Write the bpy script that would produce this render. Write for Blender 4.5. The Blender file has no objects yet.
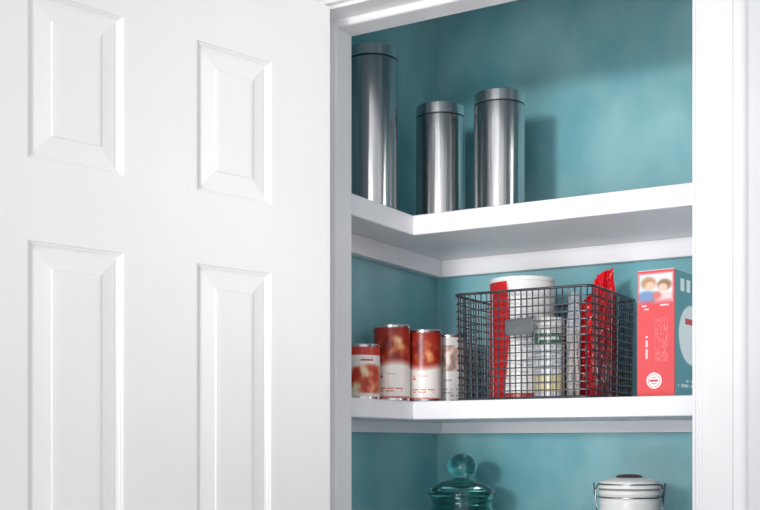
import bpy, bmesh, math, random
from mathutils import Vector, noise
random.seed(4)
C = bpy.context.scene.collection
E = 1.42                      # eye height
TH = math.radians(30.6)
RX, RY = math.cos(TH), math.sin(TH)      # direction along the picture side of round labels
PI = math.pi

# ------------------------------------------------------------------ materials
def mat(name, col, rough=0.5, metal=0.0, **kw):
    m = bpy.data.materials.new(name); m.use_nodes = True
    b = m.node_tree.nodes['Principled BSDF']
    b.inputs['Base Color'].default_value = (*col, 1)
    b.inputs['Roughness'].default_value = rough
    b.inputs['Metallic'].default_value = metal
    for k, v in kw.items():
        b.inputs[k.replace('_', ' ')].default_value = v
    return m
def noisy(name, c1, c2, scale=3, rough=0.5, bump=0.0, bscale=60, metal=0.0, stretch=(1,1,1), detail=5, lo=.35, hi=.65, **kw):
    m = mat(name, c1, rough, metal, **kw)
    nt = m.node_tree; N = nt.nodes; L = nt.links; b = N['Principled BSDF']
    tc = N.new('ShaderNodeTexCoord'); mp = N.new('ShaderNodeMapping'); mp.inputs['Scale'].default_value = stretch
    L.new(tc.outputs['Object'], mp.inputs['Vector'])
    n = N.new('ShaderNodeTexNoise'); n.inputs['Scale'].default_value = scale; n.inputs['Detail'].default_value = detail
    L.new(mp.outputs[0], n.inputs['Vector'])
    r = N.new('ShaderNodeValToRGB'); r.color_ramp.elements[0].position = lo; r.color_ramp.elements[1].position = hi
    r.color_ramp.elements[0].color = (*c1, 1); r.color_ramp.elements[1].color = (*c2, 1)
    L.new(n.outputs['Fac'], r.inputs[0]); L.new(r.outputs[0], b.inputs['Base Color'])
    if bump:
        n2 = N.new('ShaderNodeTexNoise'); n2.inputs['Scale'].default_value = bscale; L.new(mp.outputs[0], n2.inputs['Vector'])
        bp = N.new('ShaderNodeBump'); bp.inputs['Strength'].default_value = bump; bp.inputs['Distance'].default_value = 0.002
        L.new(n2.outputs['Fac'], bp.inputs['Height']); L.new(bp.outputs[0], b.inputs['Normal'])
    return m
def painted(name, rough=0.4, **kw):
    m = mat(name, (1,1,1), rough, **kw)
    nt = m.node_tree
    a = nt.nodes.new('ShaderNodeVertexColor'); a.layer_name = 'Col'
    nt.links.new(a.outputs[0], nt.nodes['Principled BSDF'].inputs['Base Color'])
    return m
M = {}
M['door'] = noisy('white_door_paint', (.83,.83,.84), (.86,.86,.87), 4, .48, .06, 90)
M['trim'] = noisy('white_trim_paint', (.78,.78,.80), (.81,.81,.83), 5, .42, .05, 70)
M['shelf'] = noisy('white_shelf_paint', (.82,.82,.86), (.87,.87,.90), 6, .4, .08, 60)
M['teal'] = noisy('teal_wall_paint', (.140,.390,.445), (.310,.550,.590), 5.0, .38, .4, 45, stretch=(1.3,1,1.0), lo=.36, hi=.68, detail=13)
M['white_wall'] = noisy('pale_wall_paint', (.68,.69,.71), (.72,.73,.75), 5, .6, .15, 120)
M['floor'] = noisy('pale_wood_floor', (.62,.57,.52), (.72,.67,.62), 3, .4, .1, 30, stretch=(8,1,1))
M['ceil'] = noisy('ceiling_paint', (.75,.76,.78), (.8,.8,.82), 4, .7, .1, 90)
M['steel'] = noisy('brushed_steel', (.42,.42,.43), (.68,.68,.69), 60, .21, .3, 160, metal=1.0, stretch=(1,1,.02))
M['steel_lid'] = noisy('brushed_lid_steel', (.58,.58,.59), (.84,.84,.85), 60, .24, .3, 160, metal=1.0, stretch=(1,1,.02))  # paler copy of the canister steel, brightened to offset dark reflections on the lids
M['gasket'] = mat('black_rubber', (.015,.015,.017), .5)
M['tin'] = noisy('tin_plate', (.70,.70,.71), (.82,.82,.83), 20, .25, 0, metal=1.0)
M['wire'] = noisy('grey_basket_wire', (.07,.078,.09), (.13,.14,.155), 60, .38, 0, metal=.75)
M['holder'] = noisy('grey_label_plate', (.10,.105,.115), (.14,.15,.16), 40, .45, 0, metal=.4)
M['print'] = painted('printed_paper', .34)
M['redfoil'] = painted('printed_film', .2)
M['lidwhite'] = mat('white_plastic', (.80,.80,.80), .35)
M['glass'] = mat('teal_glass', (.19,.56,.55), .03, Transmission_Weight=1.0, IOR=1.5)
M['ceramic'] = noisy('white_ceramic', (.86,.86,.85), (.89,.89,.88), 6, .2, 0)
M['chrome'] = mat('bail_wire', (.42,.42,.43), .25, 1.0)
M['brownred'] = mat('dark_stopper', (.07,.035,.035), .35)
M['seal'] = mat('grey_rubber_seal', (.30,.29,.29), .6)
M['film'] = painted('clear_film', .10, Alpha=.80)

# ------------------------------------------------------------------ helpers
def link(name, me, m, parent=None, loc=None, smooth=None):
    me.materials.append(m)
    if smooth is not None:
        me.shade_smooth(); me.set_sharp_from_angle(angle=math.radians(smooth))
    o = bpy.data.objects.new(name, me); C.objects.link(o)
    if parent: o.parent = parent
    if loc: o.location = loc
    return o
def obj(name, bm, m, parent=None, smooth=None, loc=None, recalc=True):
    if recalc: bmesh.ops.recalc_face_normals(bm, faces=bm.faces[:])
    me = bpy.data.meshes.new(name); bm.to_mesh(me); bm.free()
    return link(name, me, m, parent, loc, smooth)
def tag(o, label, cat, group=None):
    o['label'] = label; o['category'] = cat
    if group: o['group'] = group
    return o
def thing(name, label, cat, loc, rz=0, group=None):
    o = bpy.data.objects.new(name, None); C.objects.link(o); o.empty_display_size = .05
    o.location = loc; o.rotation_euler = (0,0,rz)
    return tag(o, label, cat, group)
def struct(o): o['kind'] = 'structure'; return o
def box(bm, x0,x1,y0,y1,z0,z1, bev=0):
    r = bmesh.ops.create_cube(bm, size=1)
    for v in r['verts']:
        v.co = Vector(((x0+x1)/2+v.co.x*(x1-x0), (y0+y1)/2+v.co.y*(y1-y0), (z0+z1)/2+v.co.z*(z1-z0)))
    if bev:
        es = list({e for v in r['verts'] for e in v.link_edges})
        bmesh.ops.bevel(bm, geom=es, offset=bev, segments=2, affect='EDGES', profile=.5)
def lathe(bm, prof, seg=64, cx=0, cy=0):
    rings = []
    for r, z in prof:
        if r < 1e-6: rings.append([bm.verts.new((cx,cy,z))])
        else: rings.append([bm.verts.new((cx+r*math.cos(2*PI*i/seg), cy+r*math.sin(2*PI*i/seg), z)) for i in range(seg)])
    for a, b in zip(rings, rings[1:]):
        for i in range(seg):
            j = (i+1) % seg
            if len(a) == 1 and len(b) == 1: continue
            if len(a) == 1: bm.faces.new((a[0], b[i], b[j]))
            elif len(b) == 1: bm.faces.new((a[i], a[j], b[0]))
            else: bm.faces.new((a[i], a[j], b[j], b[i]))
def tube(bm, pts, r, n=6, closed=False):
    pts = [Vector(p) for p in pts]; m = len(pts); rings = []
    for i, p in enumerate(pts):
        if closed: d = pts[(i+1)%m]-pts[i-1]
        else: d = pts[min(i+1,m-1)]-pts[max(i-1,0)]
        d.normalize()
        up = Vector((0,0,1)) if abs(d.z) < .9 else Vector((1,0,0))
        a = d.cross(up).normalized(); b = d.cross(a).normalized()
        rings.append([bm.verts.new(p + r*(math.cos(2*PI*k/n)*a + math.sin(2*PI*k/n)*b)) for k in range(n)])
    for i in range(m if closed else m-1):
        A = rings[i]; B = rings[(i+1)%m]
        for k in range(n):
            bm.faces.new((A[k], A[(k+1)%n], B[(k+1)%n], B[k]))
    if not closed:
        bm.faces.new(rings[0]); bm.faces.new(rings[-1])
def prism(bm, poly, z0, z1, bev=0):
    a = [bm.verts.new((x,y,z0)) for x,y in poly]; b = [bm.verts.new((x,y,z1)) for x,y in poly]
    n = len(poly)
    bm.faces.new(a); bm.faces.new(b)
    for i in range(n): bm.faces.new((a[i], a[(i+1)%n], b[(i+1)%n], b[i]))
    if bev:
        bmesh.ops.recalc_face_normals(bm, faces=bm.faces[:])
        bmesh.ops.bevel(bm, geom=bm.edges[:], offset=bev, segments=2, affect='EDGES', profile=.5)
def usweep(bm, prof, xL, xR, zH, zb):
    # closed profile (outward offset, y) swept with mitres up the left, over the head, down the right
    loops = [[bm.verts.new((xL-w,y,zb)), bm.verts.new((xL-w,y,zH+w)), bm.verts.new((xR+w,y,zH+w)), bm.verts.new((xR+w,y,zb))] for w, y in prof]
    n = len(loops)
    for i in range(n):
        a = loops[i]; b = loops[(i+1)%n]
        for k in range(3): bm.faces.new((a[k], a[k+1], b[k+1], b[k]))
    bm.faces.new([l[0] for l in loops]); bm.faces.new([l[3] for l in loops])

def H(*a):
    h = 0
    for x in a: h = (h*7349 + int(x)*9176 + 12345) & 0xffffff
    h ^= h >> 7; h = (h*2654435761) & 0xffffffff
    return ((h >> 8) & 0xffff)/65535
def type_at(a, b, ca=60, cb=30, dens=.62):
    """illegible small print: word-like dashes along a in rows along b"""
    row = math.floor(b*cb)
    if (b*cb) % 1 > .55: return False
    return H(math.floor(a*ca), row) < dens and H(math.floor(a*ca/5), row, 7) > .2
def mix(a, b, t):
    t = max(0, min(1, t)); return tuple(x+(y-x)*t for x, y in zip(a, b))
def soft(d, w): return max(0, min(1, .5-d/w))      # 1 inside (d<0), 0 outside
def ramp(stops, x):
    if x <= stops[0][0]: return stops[0][1]
    for (a, ca), (b, cb) in zip(stops, stops[1:]):
        if x <= b: return mix(ca, cb, (x-a)/(b-a))
    return stops[-1][1]
def paint(bm, func):
    ly = bm.loops.layers.color.new('Col')
    for f in bm.faces:
        c = func(f, f.calc_center_median())
        for l in f.loops: l[ly] = (c[0]/255, c[1]/255, c[2]/255, 1)
def grid_cyl(bm, r, z0, z1, seg=140, rows=110):
    lathe(bm, [(r, z0+(z1-z0)*i/rows) for i in range(rows+1)], seg)

# ------------------------------------------------------------------ the setting
XL, YB, YI, YO = -.991, 1.889, 1.425, 1.33     # left wall face, back wall face, inner/outer faces of the door wall
XR = -.08
JL, JR = -.893, -.358
ZH = E+.614
CEIL = 2.45
bm = bmesh.new(); box(bm, XL-.08, XR+.08, YB, YB+.08, 0, CEIL); struct(obj('wall_back', bm, M['teal']))
bm = bmesh.new(); box(bm, XL-.08, XL, YI, YB, 0, CEIL); struct(obj('wall_left', bm, M['teal']))
bm = bmesh.new(); box(bm, XR, XR+.08, YI, YB, 0, CEIL); struct(obj('wall_right', bm, M['teal']))
bm = bmesh.new()
box(bm, -2.6, JL-.02, YO, YI, 0, CEIL); box(bm, JR+.02, 1.8, YO, YI, 0, CEIL); box(bm, JL-.02, JR+.02, YO, YI, ZH+.02, CEIL)
struct(obj('wall_front', bm, M['white_wall']))
bm = bmesh.new(); box(bm, -2.6, 1.8, -3.0, YB+.08, -.06, 0); struct(obj('floor', bm, M['floor']))
bm = bmesh.new(); box(bm, XL-.08, XR+.08, YI, YB+.08, CEIL, CEIL+.05); struct(obj('ceiling', bm, M['ceil']))
bm = bmesh.new(); usweep(bm, [(0,YO-.001),(.02,YO-.001),(.02,YI+.001),(0,YI+.001)], JL, JR, ZH, 0); struct(obj('trim_1', bm, M['trim']))
bm = bmesh.new(); usweep(bm, [(-.0095,1.370),(-.008,1.3685),(0,1.3685),(0,1.41),(-.010,1.41),(-.010,1.3715)], JL, JR, ZH, 0); struct(obj('trim_2', bm, M['trim']))
cp = [(.005,0),(.005,-.007),(.0065,-.0088),(.0085,-.0088),(.0100,-.0070),(.0120,-.0070),(.0135,-.0092),(.030,-.0122),(.046,-.0150),(.049,-.0150),(.0515,-.0185),(.060,-.0185),(.0625,-.0165),(.064,-.013),(.064,0)]
bm = bmesh.new(); usweep(bm, [(w,YO+y) for w,y in cp], JL, JR, ZH, 0); struct(obj('trim_3', bm, M['trim'], smooth=20))

# ------------------------------------------------------------------ six-panel door, opened about 104 degrees
def build_door():
    cols = [0,.104,.2245,.3279,.4512,.545]
    rows = [-1.408,-1.20,-.62,-.50,.2276,.3160,.506,.607]
    T = .035
    bm = bmesh.new()
    for side in (0, 1):
        y0 = 0 if side == 0 else T
        sg = 1 if side == 0 else -1
        for i in range(5):
            for j in range(7):
                x0,x1,z0,z1 = cols[i],cols[i+1],rows[j],rows[j+1]
                if i in (1,3) and j in (1,3,5):
                    rings = []
                    for ins, dp in [(0,0),(.0015,.0004),(.0025,.0022),(.0040,.0026),(.0055,.0044),(.0080,.0056),(.0095,.0056),(.0108,.0046),(.0300,.0024),(.0312,.0010),(.036,.0006)]:
                        y = y0+sg*dp
                        rings.append([bm.verts.new(p) for p in ((x0+ins,y,z0+ins),(x1-ins,y,z0+ins),(x1-ins,y,z1-ins),(x0+ins,y,z1-ins))])
                    for a,b in zip(rings, rings[1:]):
                        for k in range(4): bm.faces.new((a[k],a[(k+1)%4],b[(k+1)%4],b[k]))
                    bm.faces.new(rings[-1])
                else:
                    bm.faces.new([bm.verts.new(p) for p in ((x0,y0,z0),(x1,y0,z0),(x1,y0,z1),(x0,y0,z1))])
    X, z0, z1 = cols[-1], rows[0], rows[-1]
    for q in (((0,0,z0),(0,T,z0),(0,T,z1),(0,0,z1)), ((X,0,z0),(X,T,z0),(X,T,z1),(X,0,z1)), ((0,0,z0),(X,0,z0),(X,T,z0),(0,T,z0)), ((0,0,z1),(X,0,z1),(X,T,z1),(0,T,z1))):
        bm.faces.new([bm.verts.new(p) for p in q])
    bmesh.ops.remove_doubles(bm, verts=bm.verts[:], dist=1e-5)
    for v in bm.verts: v.co.y *= -1
    return bm
dv = Vector((-.249,-.9685,0)).normalized()
d = obj('door_1', build_door(), M['door'])
d.location = (-.853, 1.306, E); d.rotation_euler = (0,0,math.atan2(dv.y, dv.x))
struct(d)
bm = bmesh.new()
for s in (1,-1):
    pr = [(.0,0),(.026,0),(.027,.004),(.012,.008),(.010,.026),(.020,.034),(.027,.046),(.024,.058),(.0,.064)]
    b2 = bmesh.new(); lathe(b2, pr, 32)
    for v in b2.verts:
        x,y,z = v.co; yy = z if s == 1 else -z-.035
        v.co = Vector((.487+x, yy, -.47+y))
    me = bpy.data.meshes.new('t'); b2.to_mesh(me); b2.free(); bm.from_mesh(me); bpy.data.meshes.remove(me)
obj('door_knob', bm, M['chrome'], d, smooth=40)

# ------------------------------------------------------------------ L-shaped shelves
XS, YS = -.897, 1.625
def shelf(label, ztop, th, cleat_bottom):
    t = thing('pantry_shelf', label, 'shelf', (XL, YB, E+ztop), 0, 'white L-shaped pantry shelves')
    def P(x,y): return (x-XL, y-YB)
    bm = bmesh.new()
    prism(bm, [P(XL+.0005,YI+.003),P(XS,YI+.003),P(XS,YS),P(XR-.001,YS),P(XR-.001,YB-.0005),P(XL+.0005,YB-.0005)], -th, 0, .0022)
    obj('board', bm, M['shelf'], t)
    bm = bmesh.new(); box(bm, .0185, XR-XL-.002, -.0185, -.0005, cleat_bottom-ztop, -th-.0002, .001); obj('cleat', bm, M['shelf'], t)
    bm = bmesh.new(); box(bm, .0005, .018, YI-YB+.003, -.0005, cleat_bottom-ztop, -th-.0002, .001); obj('cleat', bm, M['shelf'], t)
    return t
S1, S2, S3 = .379, .0720, -.255
shelf('topmost white shelf, carrying the three steel canisters', S1, .033, .314)
shelf('middle white shelf, carrying the cans, wire basket and red carton', S2, .0300, .0215)
shelf('lowest white shelf, under the teal glass jar and the white clamp jar', S3, .03, -.33)

# ------------------------------------------------------------------ steel canisters
def canister(label, x, y, h, r=.0415):
    t = thing('steel_canister', label, 'canister', (x,y,E+S1+.0002), 0, 'brushed steel canisters on the top shelf')
    bm = bmesh.new()
    lathe(bm, [(0,0),(r-.003,0),(r-.001,.001),(r-.001,.004),(r,.0055),(r,h-.0205),(r-.0006,h-.0201),(r-.004,h-.0200),(0,h-.0200)], 96)
    obj('body', bm, M['steel'], t, smooth=30)
    bm = bmesh.new(); lathe(bm, [(0,h-.0199),(r-.0006,h-.0199),(r-.0006,h-.0178),(0,h-.0178)], 96); obj('gasket', bm, M['gasket'], t, smooth=30)
    bm = bmesh.new()
    lathe(bm, [(0,h-.0177),(r-.0003,h-.0177),(r-.0001,h-.0176),(r-.0001,h-.0012),(r-.0010,h-.0010),(r-.0012,h),(0,h)], 96)
    obj('lid', bm, M['steel_lid'], t, smooth=30)
canister('tallest brushed steel canister, at the left end by the door jamb', -.948, 1.578, .266)
canister('short steel canister in the middle, between the tall one and the other short one', -.886, 1.70, .194)
canister('short steel canister furthest right on the top shelf', -.772, 1.69, .195)

# ------------------------------------------------------------------ food cans
def can(label, x, y, h, r, colf):
    t = thing('food_can', label, 'can', (x,y,E+S2+.0002), 0, 'printed food cans beside the basket')
    bm = bmesh.new()
    lathe(bm, [(0,.003),(r-.004,.003),(r-.003,0),(r-.001,0),(r,.0015),(r-.0006,.004),(r-.0008,.0045),(r-.0008,h-.0045),(r-.0006,h-.004),(r,h-.0015),(r-.001,h),(r-.003,h),(r-.004,h-.003),(0,h-.003)], 72)
    obj('tin', bm, M['tin'], t, smooth=30)
    bm = bmesh.new(); grid_cyl(bm, r-.0003, .0048, h-.0052)
    def f(face, c):
        u = (c.x*RX+c.y*RY)/r
        if c.x*RY-c.y*RX < 0: u = 2-u if u > 0 else -2-u
        return colf(u, c.z/h, c)
    paint(bm, f); obj('paper_label', bm, M['print'], t, smooth=60)
def food(u, v, seed):
    k = noise.noise(Vector((u*1.7+seed, v*5, seed)))+.3*noise.noise(Vector((u*5+seed, v*13, seed+3)))
    return ramp([(-.45,(120,30,22)),(-.1,(158,50,34)),(.15,(190,88,54)),(.35,(216,142,94)),(.6,(240,210,170))], k)
def col_tall(seed):
    def f(u, v, c):
        base = (240,236,231)
        if .12 < v < .17 and abs(u) < .6 and type_at(u, v, 11, 26, .75): base = (214,120,108)
        if .28 < v < .36 and abs(u+.05) < .55 and type_at(u, v, 10, 20, .8): base = (204,84,76)
        if v < .06: base = mix((206,90,74), base, .3)
        wave = .49+.025*math.sin(u*2.2+seed)
        top = (160,44,30)
        e = ((u+.02)/.85)**2+((v-.69)/.16)**2
        top = mix(top, food(u, v, seed), soft(e-1, .8))
        if v > .90: top = (150,38,28)
        return mix(base, top, soft(wave-v, .10))
    return f
def col_short(u, v, c):
    col = (240,236,230)
    if v > .80: col = (202,60,50)
    if .66 < v < .76 and abs(u) < .65 and type_at(u, v, 9, 16, .75): col = (196,70,60)
    m_ = soft(v-.60-.03*math.sin(u*3), .06)*soft(.12-v, .05)
    k = noise.noise(Vector((u*2.0+3, v*4, 11)))+.3*noise.noise(Vector((u*5, v*9, 4)))
    art = ramp([(-.35,(184,52,40)),(-.05,(210,104,70)),(.15,(228,172,126)),(.4,(240,220,190))], k)
    return mix(col, art, m_)
can('short white can with red and tan food picture, front left beside the door jamb', -.950, 1.546, .089, .031, col_short)
can('tall red-topped can just behind the short one, nearest of the tall cans', -.935, 1.620, .126, .0305, col_tall(1))
can('tall red-topped can in the middle of the three tall ones', -.905, 1.676, .121, .030, col_tall(5))
def col_grey(u, v, c):
    col = (208,206,206)
    n = noise.noise(Vector((u*3, v*9, 21)))
    if .46 < v < .84: col = mix(col, ramp([(-.3,(120,92,86)),(0,(176,130,112)),(.3,(224,206,192))], n), soft(abs(u)-.7, .5)*.7)
    if .08 < v < .38 and type_at(u, v, 9, 22, .6): col = (150,146,150)
    return col
can('tall pale can at the back, half behind the wire basket', -.889, 1.7385, .117, .030, col_grey)

# ------------------------------------------------------------------ wire basket
BX, BY = -.713, 1.750
CR = .014
def rrect(a, b, z, r=CR, n=8):
    pts = []
    for cx, cy, a0 in ((a-r,b-r,0),(-a+r,b-r,PI/2),(-a+r,-b+r,PI),(a-r,-b+r,3*PI/2)):
        for k in range(n+1):
            t = a0+PI/2*k/n; pts.append((cx+r*math.cos(t), cy+r*math.sin(t), z))
    return pts
bk = thing('wire_basket', 'grey wire grid basket holding packets and tubs', 'basket', (BX,BY,E+S2+.0002))
A1, B1, A0, B0, BH = .1165, .1105, .1140, .1085, .172
def ext(z): k = z/BH; return A0+(A1-A0)*k, B0+(B1-B0)*k
def at_perim(pts, s):
    n = len(pts); L = [ (Vector(pts[(i+1)%n])-Vector(pts[i])).length for i in range(n)]
    T = sum(L); d = (s % 1)*T
    for i in range(n):
        if d <= L[i]: return Vector(pts[i]).lerp(Vector(pts[(i+1)%n]), d/L[i])
        d -= L[i]
    return Vector(pts[0])
bm = bmesh.new()
wr = .00105
nl = 14
for i in range(nl):
    z = .0016+(BH-.004)*i/nl
    a, b = ext(z); tube(bm, rrect(a+.0005, b+.0005, z), wr*1.1, 6, True)
lo_, hi_ = rrect(A0-.0012, B0-.0012, .001), rrect(A1-.0012, B1-.0012, BH-.002)
NV = 88
for i in range(NV):
    tube(bm, [at_perim(lo_, (i+.5)/NV), at_perim(hi_, (i+.5)/NV)], wr, 6)
for i in range(20):
    f = -1+2*(i+.5)/20
    tube(bm, [(f*A0*.92, -B0, .0012), (f*A0*.92, B0, .0012)], wr, 5)
obj('wire_grid', bm, M['wire'], bk, smooth=60)
bm = bmesh.new(); tube(bm, rrect(A1+.0008, B1+.0008, BH), .0022, 8, True); obj('rim', bm, M['wire'], bk, smooth=60)
bm = bmesh.new(); tube(bm, rrect(A0+.0004, B0+.0004, .0024), .0018, 8, True); obj('base_wire', bm, M['wire'], bk, smooth=60)
bm = bmesh.new()
box(bm, -.022, .022, -.0012, .0012, -.0115, .0115, .0008)
for x0,x1,z0,z1 in ((-.024,.024,-.0130,-.0098),(-.024,-.0208,-.0130,.0130),(.0208,.024,-.0130,.0130),(-.024,.024,.0108,.0130)):
    box(bm, x0, x1, -.0026, .0, z0, z1, .0006)
h = obj('label_holder', bm, M['holder'], bk); h.location = (.001, -(B1+.0034), .114); h.rotation_euler = (0, math.radians(-1.5), 0)
h['label'] = 'flat grey metal label plate'

ZB = E+S2+.0030
t = thing('food_tub', 'large white round tub with a red side, biggest item in the basket', 'tub', (-.746,1.724,ZB), 0, None)
r = .0530; h1 = .198
bm = bmesh.new(); lathe(bm, [(0,0),(r-.002,0),(r-.0006,.001),(r-.0006,h1-.007),(0,h1-.007)], 72); obj('body', bm, M['lidwhite'], t, smooth=30)
bm = bmesh.new(); grid_cyl(bm, r, .0015, h1-.0075, 180, 150)
def f(face, c):
    u = (c.x*RX+c.y*RY)/r; v = c.z/h1
    if not c.x*RY-c.y*RX > 0: return (200,40,40) if u < -.2 else (225,225,222)
    edge = -.58+.08*math.sin((v-.2)*4.0)
    col = (232,232,231)
    if v < .045: col = (206,60,58)
    elif -.28 < u < .45 and .60 < v < .70 and type_at(u, v, 9, 20, .7): col = (170,176,190)
    elif .12 < v < .52 and -.3 < u < .55 and type_at(u, v, 15, 34, .6): col = (180,186,196)
    if .03 < v < .34 and u > .45: col = mix(col, (226,206,140), .7)
    return mix(col, (204,36,40), soft(u-edge, .03))
paint(bm, f); obj('paper_label', bm, M['print'], t, smooth=60)
bm = bmesh.new(); lathe(bm, [(0,h1-.0069),(r+.0006,h1-.0069),(r+.001,h1-.006),(r+.001,h1-.001),(r+.0002,h1),(r-.003,h1),(r-.004,h1-.0015),(0,h1-.0015)], 72); obj('lid', bm, M['lidwhite'], t, smooth=30)
t = thing('spice_jar', 'small white-labelled jar with dark green print band, right of the large tub', 'jar', (-.678,1.675,ZB))
r2 = .0240; h2 = .126
bm = bmesh.new(); lathe(bm, [(0,0),(r2-.002,0),(r2-.0005,.0015),(r2-.0005,h2-.016),(r2-.004,h2-.013),(0,h2-.013)], 48); obj('body', bm, M['lidwhite'], t, smooth=30)
bm = bmesh.new(); grid_cyl(bm, r2, .003, h2-.018, 96, 90)
def f(face, c):
    u = (c.x*RX+c.y*RY)/r2; v = c.z/h2
    if .66 < v < .80: return (226,232,226) if (.70 < v < .77 and type_at(u, v, 6, 14, .7)) else (60,112,84)
    if v < .30 and v > .06: return mix((222,224,222), (222,204,140), .6)
    return (168,176,186) if type_at(u, v, 8, 26, .6) else (222,224,226)
paint(bm, f); obj('paper_label', bm, M['print'], t, smooth=60)
bm = bmesh.new(); lathe(bm, [(0,h2-.0128),(r2-.001,h2-.0128),(r2,h2-.012),(r2,h2-.001),(r2-.001,h2),(0,h2)], 48); obj('lid', bm, M['lidwhite'], t, smooth=30)

def bag(name, label, cat, loc, rz, w, h, t, colf, m, seed, topw=.5, topc=0, peak=.2, shoulder=.62, rnd=.1):
    """a sealed packet: closed pillow whose upper part is squeezed towards one side"""
    bm = bmesh.new(); nu, nv = 60, 100
    vs = {}
    for s in (0,1):
        for j in range(nv+1):
            v = j/nv
            fat = min(1, (v/.08))**.5*(1-.86*min(1, max(0, (v-.5)/.5))**1.6)
            k = min(1, max(0, (v-shoulder)/(1-shoulder))); k = k*k*(3-2*k)
            wid = (1-(1-topw)*k)*(1+.06*noise.noise(Vector((seed, v*7, 0))))
            cen = topc*w*k
            for i in range(nu+1):
                u = -1+2*i/nu
                body = max(0, 1-abs(u)**2.6)**.55
                n = noise.noise(Vector((u*2.0+seed, v*4.5, s*5+seed)))
                n2 = abs(noise.noise(Vector((u*3.2+v*2+seed, v*7-u*2, s*5))))
                n3 = abs(noise.noise(Vector((u*7+seed, v*13+u*3, s*5+9))))
                edge = min(1, (1-abs(u))*4)
                y = (1 if s else -1)*(t*fat*body + .0004)
                y += (n*.7-n2*1.0-n3*.45)*t*edge*(.45+.25*v)*(1 if s else -1)
                if v > .85: y += t*.25*math.sin(u*4+seed)*(v-.85)/.15
                x = cen+u*w*wid
                z = h*v*(1-peak*k*(.5-.5*u*(1 if topc >= 0 else -1))-rnd*k*abs(u)**2.2+.02*k*noise.noise(Vector((u*3+seed,4,0))))
                vs[s,i,j] = bm.verts.new((x,y,max(0.0,z)))
    for s in (0,1):
        for j in range(nv):
            for i in range(nu):
                bm.faces.new((vs[s,i,j],vs[s,i+1,j],vs[s,i+1,j+1],vs[s,i,j+1]))
    for j in range(nv):
        for i in (0, nu): bm.faces.new((vs[0,i,j],vs[1,i,j],vs[1,i,j+1],vs[0,i,j+1]))
    for i in range(nu):
        for j in (0, nv): bm.faces.new((vs[0,i,j],vs[0,i+1,j],vs[1,i+1,j],vs[1,i,j]))
    bmesh.ops.recalc_face_normals(bm, faces=bm.faces[:])
    paint(bm, lambda fc, c: colf(c.x/w, c.z/h, fc))
    o = obj(name, bm, m, None, smooth=50, recalc=False)
    o.location = loc; o.rotation_euler = (0,0,rz)
    return tag(o, label, cat)
def cred(u, v, f):
    if .50 < v < .70 and -.05 < u < .45 and type_at(v, u, 14, 4, .85): return (246,236,236)
    if .10 < v < .24 and -.4 < u < .6 and type_at(v, u, 22, 6, .7): return (240,224,224)
    return (228,20,34)
def cclear(u, v, f):
    n = noise.noise(Vector((u*3, v*8, 4)))
    a = ramp([(-.4,(160,168,180)),(0,(215,205,200)),(.4,(232,216,200))], n)
    return mix(a, (208,216,224), soft(.62-v, .1))
bag('snack_packet', 'crumpled bright red packet sticking up above the basket rim', 'packet', (-.6330,1.748,ZB), math.radians(50), .0425, .222, .018, cred, M['redfoil'], 3.3, topw=.52, topc=.46, peak=.14, shoulder=.55, rnd=.06)
bag('clear_packet', 'crinkled clear packet of pale food at the basket front corner', 'packet', (-.6400,1.682,ZB), math.radians(25), .0110, .172, .008, cclear, M['film'], 8.1, topw=.75, topc=0, peak=.05, shoulder=.6, rnd=.06)

# ------------------------------------------------------------------ red carton on the right
bx0, by0 = -.5262, 1.647
w_, d_, h_ = .0575, .150, .187
t = thing('food_carton', 'tall carton with red narrow side and teal broad side, right of the basket', 'carton', (bx0, by0, E+S2+.0002), math.radians(-6))
bm = bmesh.new()
def gface(P, U, V, nu, nv, key):
    lay = bm.faces.layers.int.get('k') or bm.faces.layers.int.new('k')
    P, U, V = Vector(P), Vector(U), Vector(V)
    g = [[bm.verts.new(P+U*i/nu+V*j/nv) for i in range(nu+1)] for j in range(nv+1)]
    for j in range(nv):
        for i in range(nu):
            fc = bm.faces.new((g[j][i],g[j][i+1],g[j+1][i+1],g[j+1][i])); fc[lay] = key
gface((0,0,0),(w_,0,0),(0,0,h_),80,260,1)
gface((w_,0,0),(0,d_,0),(0,0,h_),140,170,2)
gface((0,0,0),(0,d_,0),(0,0,h_),2,2,3)
gface((0,d_,0),(w_,0,0),(0,0,h_),2,2,3)
gface((0,0,h_),(w_,0,0),(0,d_,0),2,2,3)
gface((0,0,0),(w_,0,0),(0,d_,0),2,2,3)
lay = bm.faces.layers.int.get('k')
CORAL = (222,82,86); TEALB = (100,152,162)
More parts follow.
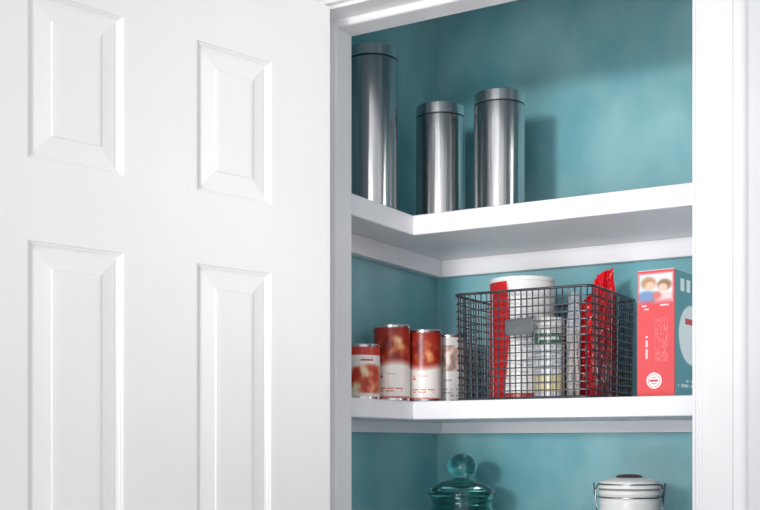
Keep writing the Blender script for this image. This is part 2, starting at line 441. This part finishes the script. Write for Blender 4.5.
def f(fc, c):
    k = fc[lay]
    if k == 1:
        u = c.x/w_; v = c.z/h_
        col = CORAL
        if .12 < u < .86 and .69 < v < .725 and type_at(u, v, 16, 28, .8): col = (248,214,218)
        if .30 < v < .62 and .22 < u < .32 and type_at(v, u, 56, 9, .85): col = (248,200,204)
        if .27 < v < .62 and .46 < u < .82 and type_at(v, u, 90, 22, .7): col = (232,124,130)
        p = mix((206,218,230), (240,240,242), (u+v)-1)
        def el(cx, cy, rx, ry, colr, p, s=.5): return mix(p, colr, soft(math.hypot((u-cx)/rx, (v-cy)/ry)-1, s))
        p = el(.27,.785,.30,.055,(120,150,196),p); p = el(.80,.775,.28,.048,(226,206,210),p)
        p = el(.31,.902,.20,.046,(186,142,102),p); p = el(.35,.878,.135,.034,(232,192,170),p)
        p = el(.74,.882,.19,.044,(156,116,90),p); p = el(.70,.860,.125,.031,(234,196,176),p)
        p = el(.54,.80,.12,.03,(214,120,112),p,.8)
        col = mix(col, p, min(soft(abs(u-.5)-.46, .08), soft(.755-v, .05), soft(v-.975, .02)))
        a = (u-.46)*w_; b = (v-.125)*h_; q = math.hypot(a, b)
        if q < .0118:
            col = (252,248,248)
            if .0088 < q < .0099: col = (226,90,98)
            if abs(b) < .0018 and abs(a) < .0068 and type_at(a*1000, .1, .9, 5, .8): col = (214,80,88)
            if abs(abs(b)-.0045) < .0009 and abs(a) < .0042: col = (224,110,116)
        return col
    if k == 2:
        u = c.y/d_; v = c.z/h_
        col = TEALB
        if u < .025: return CORAL
        if .84 < v < .94 and .14 < u < .92 and (u*6.2) % 1 < .62: col = (236,240,242)
        e = math.hypot((u-.46)/.34, (v-.50)/.24)
        col = mix(col, (232,238,240), soft(e-1, .08))
        if .58 < v < .66 and .24 < u < .70 and type_at(u, v, 14, 12, .85): col = (206,70,66)
        if .05 < v < .14 and .1 < u < .85 and type_at(u, v, 16, 26, .6): col = (206,222,226)
        return col
    return (216,74,78)
paint(bm, f)
bmesh.ops.remove_doubles(bm, verts=bm.verts[:], dist=1e-5)
obj('box_body', bm, M['print'], t)
bm = bmesh.new(); box(bm, .001, w_-.001, .001, d_*.52, h_+.0001, h_+.0009); obj('flap', bm, M['ceramic'], t)

# ------------------------------------------------------------------ teal glass jar
t = thing('glass_jar', 'teal green glass jar with round ball knob lid', 'jar', (-.866,1.742,E+S3+.0002))
bm = bmesh.new()
lathe(bm, [(0,0),(.045,0),(.052,.004),(.056,.015),(.058,.05),(.058,.125),(.056,.140),(.052,.150),(.0505,.157),(.0525,.161),(.0545,.164),(.0545,.167),(.0475,.167),(.0465,.160),(.0475,.150),(.052,.138),(.0545,.125),(.0545,.05),(.052,.018),(.047,.010),(0,.008)], 72)
obj('body', bm, M['glass'], t, smooth=50)
bm = bmesh.new()
pr = [(0,.150),(.043,.150),(.0455,.153),(.0455,.1672),(.056,.1672),(.0585,.170),(.0585,.174),(.056,.178),(.050,.1815),(.0485,.1835),(.041,.187),(.0395,.189),(.029,.1925),(.018,.1950),(.013,.1968),(.0125,.1985)]
kc, kr = .2180, .0262
for i in range(1, 15):
    a = -60+150*i/14
    pr.append((max(0,kr*math.cos(math.radians(a))) if i < 14 else 0, kc+kr*.86*math.sin(math.radians(a))))
lathe(bm, pr, 72)
obj('lid', bm, M['glass'], t, smooth=35)

# ------------------------------------------------------------------ white clamp jar
t = thing('clamp_jar', 'white ceramic jar with wire clamp lid and dark stopper', 'jar', (-.5560,1.700,E+S3+.0002))
K = .98
LP = lambda pts: [(x*K, z) for x, z in pts]
bm = bmesh.new()
lathe(bm, LP([(0,0),(.042,0),(.046,.003),(.047,.010),(.047,.158),(.0463,.160),(.0463,.162),(.047,.164),(.047,.168),(.0460,.171),(.0450,.174),(.0460,.177),(.0480,.179),(.0480,.184),(.0455,.1855),(.040,.1855),(.040,.02),(0,.02)]), 72)
obj('body', bm, M['ceramic'], t, smooth=30)
bm = bmesh.new(); lathe(bm, LP([(.041,.1856),(.0466,.1856),(.0472,.1865),(.0466,.1874),(.041,.1874)]), 72); obj('rubber_seal', bm, M['seal'], t, smooth=40)
bm = bmesh.new()
lathe(bm, LP([(0,.1876),(.0475,.1876),(.0487,.1885),(.0487,.1925),(.0470,.1935),(.0460,.1945),(.0470,.1955),(.0465,.1980),(.0430,.2005),(.036,.2025),(.030,.2038),(.026,.2045),(0,.2045)]), 72)
obj('lid', bm, M['ceramic'], t, smooth=40)
bm = bmesh.new(); lathe(bm, [(0,.2046),(.019,.2046),(.021,.2054),(.019,.2076),(.012,.2092),(0,.2098)], 48); obj('stopper', bm, M['brownred'], t, smooth=40)
bm = bmesh.new()
ring = lambda r, z: [(r*K*math.cos(a), r*K*math.sin(a), z) for a in [2*PI*i/48 for i in range(48)]]
tube(bm, ring(.0475,.1945), .0011, 6, True); tube(bm, ring(.0468,.174), .0011, 6, True)
def side(a, pts):
    ca, sa = math.cos(a), math.sin(a)
    return [(x*K*ca-y*sa, x*K*sa+y*ca, z) for x,y,z in pts]
for a in (math.radians(20), math.radians(200)):
    tube(bm, side(a, [(.0482,-.007,.1945),(.0525,-.009,.186),(.0522,-.009,.168),(.0500,-.007,.155),(.0500,.007,.155),(.0522,.009,.168),(.0525,.009,.186),(.0482,.007,.1945)]), .0014, 6)
    tube(bm, side(a, [(.0475,-.004,.174),(.0540,-.004,.178),(.0550,0,.195),(.0540,.004,.178),(.0475,.004,.174)]), .0014, 6)
obj('wire_clamp', bm, M['chrome'], t, smooth=60)

# ------------------------------------------------------------------ light
w = bpy.data.worlds.new('World'); bpy.context.scene.world = w; w.use_nodes = True
nt = w.node_tree; bg = nt.nodes['Background']
tc = nt.nodes.new('ShaderNodeTexCoord'); sp = nt.nodes.new('ShaderNodeSeparateXYZ'); rp = nt.nodes.new('ShaderNodeValToRGB')
mr = nt.nodes.new('ShaderNodeMapRange'); mr.inputs[1].default_value = -1; mr.inputs[2].default_value = 1
nt.links.new(tc.outputs['Generated'], sp.inputs[0]); nt.links.new(sp.outputs[0], mr.inputs[0]); nt.links.new(mr.outputs[0], rp.inputs[0])
rp.color_ramp.elements[0].color = (.84,.865,.91,1); rp.color_ramp.elements[1].color = (.96,.962,.98,1)
nt.links.new(rp.outputs[0], bg.inputs[0]); bg.inputs[1].default_value = .88
def aim(o, loc, target):
    o.location = loc; o.rotation_euler = (Vector(target)-Vector(loc)).to_track_quat('-Z','Y').to_euler()
def area(name, loc, target, sx, sy, power, col=(1,1,1)):
    l = bpy.data.lights.new(name, 'AREA'); l.energy = power; l.shape = 'RECTANGLE'; l.size = sx; l.size_y = sy; l.color = col
    o = bpy.data.objects.new(name, l); C.objects.link(o); aim(o, loc, target)
def spot(name, loc, target, ang, blend, rad, power, col=(1,1,1)):
    l = bpy.data.lights.new(name, 'SPOT'); l.energy = power; l.spot_size = math.radians(ang); l.spot_blend = blend; l.shadow_soft_size = rad; l.color = col
    o = bpy.data.objects.new(name, l); C.objects.link(o); aim(o, loc, target)
spot('key_lamp', (-.40,-1.5,E+.36), (-.69,1.6,E+.32), 17, .5, .15, 190, (1,.985,.97))
spot('low_fill_lamp', (-.30,-.9,E-.55), (-.70,1.6,E+.32), 28, .5, .60, 125, (1,.99,.98))
area('strip_fill', (.30,-1.5,E+.55), (-.7,1.6,E+.3), .40, 1.3, 8.5, (1,1,1))  # added fill for the door and carton side, gives streaks on the steel
area('added_carton_fill', (XR-.03,1.66,E+.20), (-.47,1.74,E+.17), .16, .16, .38, (1,.99,.97))  # added fill out of view, brightens the carton side and the wall behind
area('added_upper_fill', (XR-.03,1.60,E+.56), (-.50,1.88,E+.50), .16, .16, .50, (1,.99,.97))  # second unseen fill, added to lighten the back wall above the top shelf

cam = bpy.data.cameras.new('camera'); co = bpy.data.objects.new('camera', cam); C.objects.link(co)
co.location = (0,0,E); co.rotation_euler = (PI/2,0,TH)
cam.sensor_width = 36; cam.lens = 1125/760*36; cam.shift_y = .25; cam.clip_start = .02
bpy.context.scene.camera = co
bpy.context.scene.view_settings.view_transform = 'Standard'
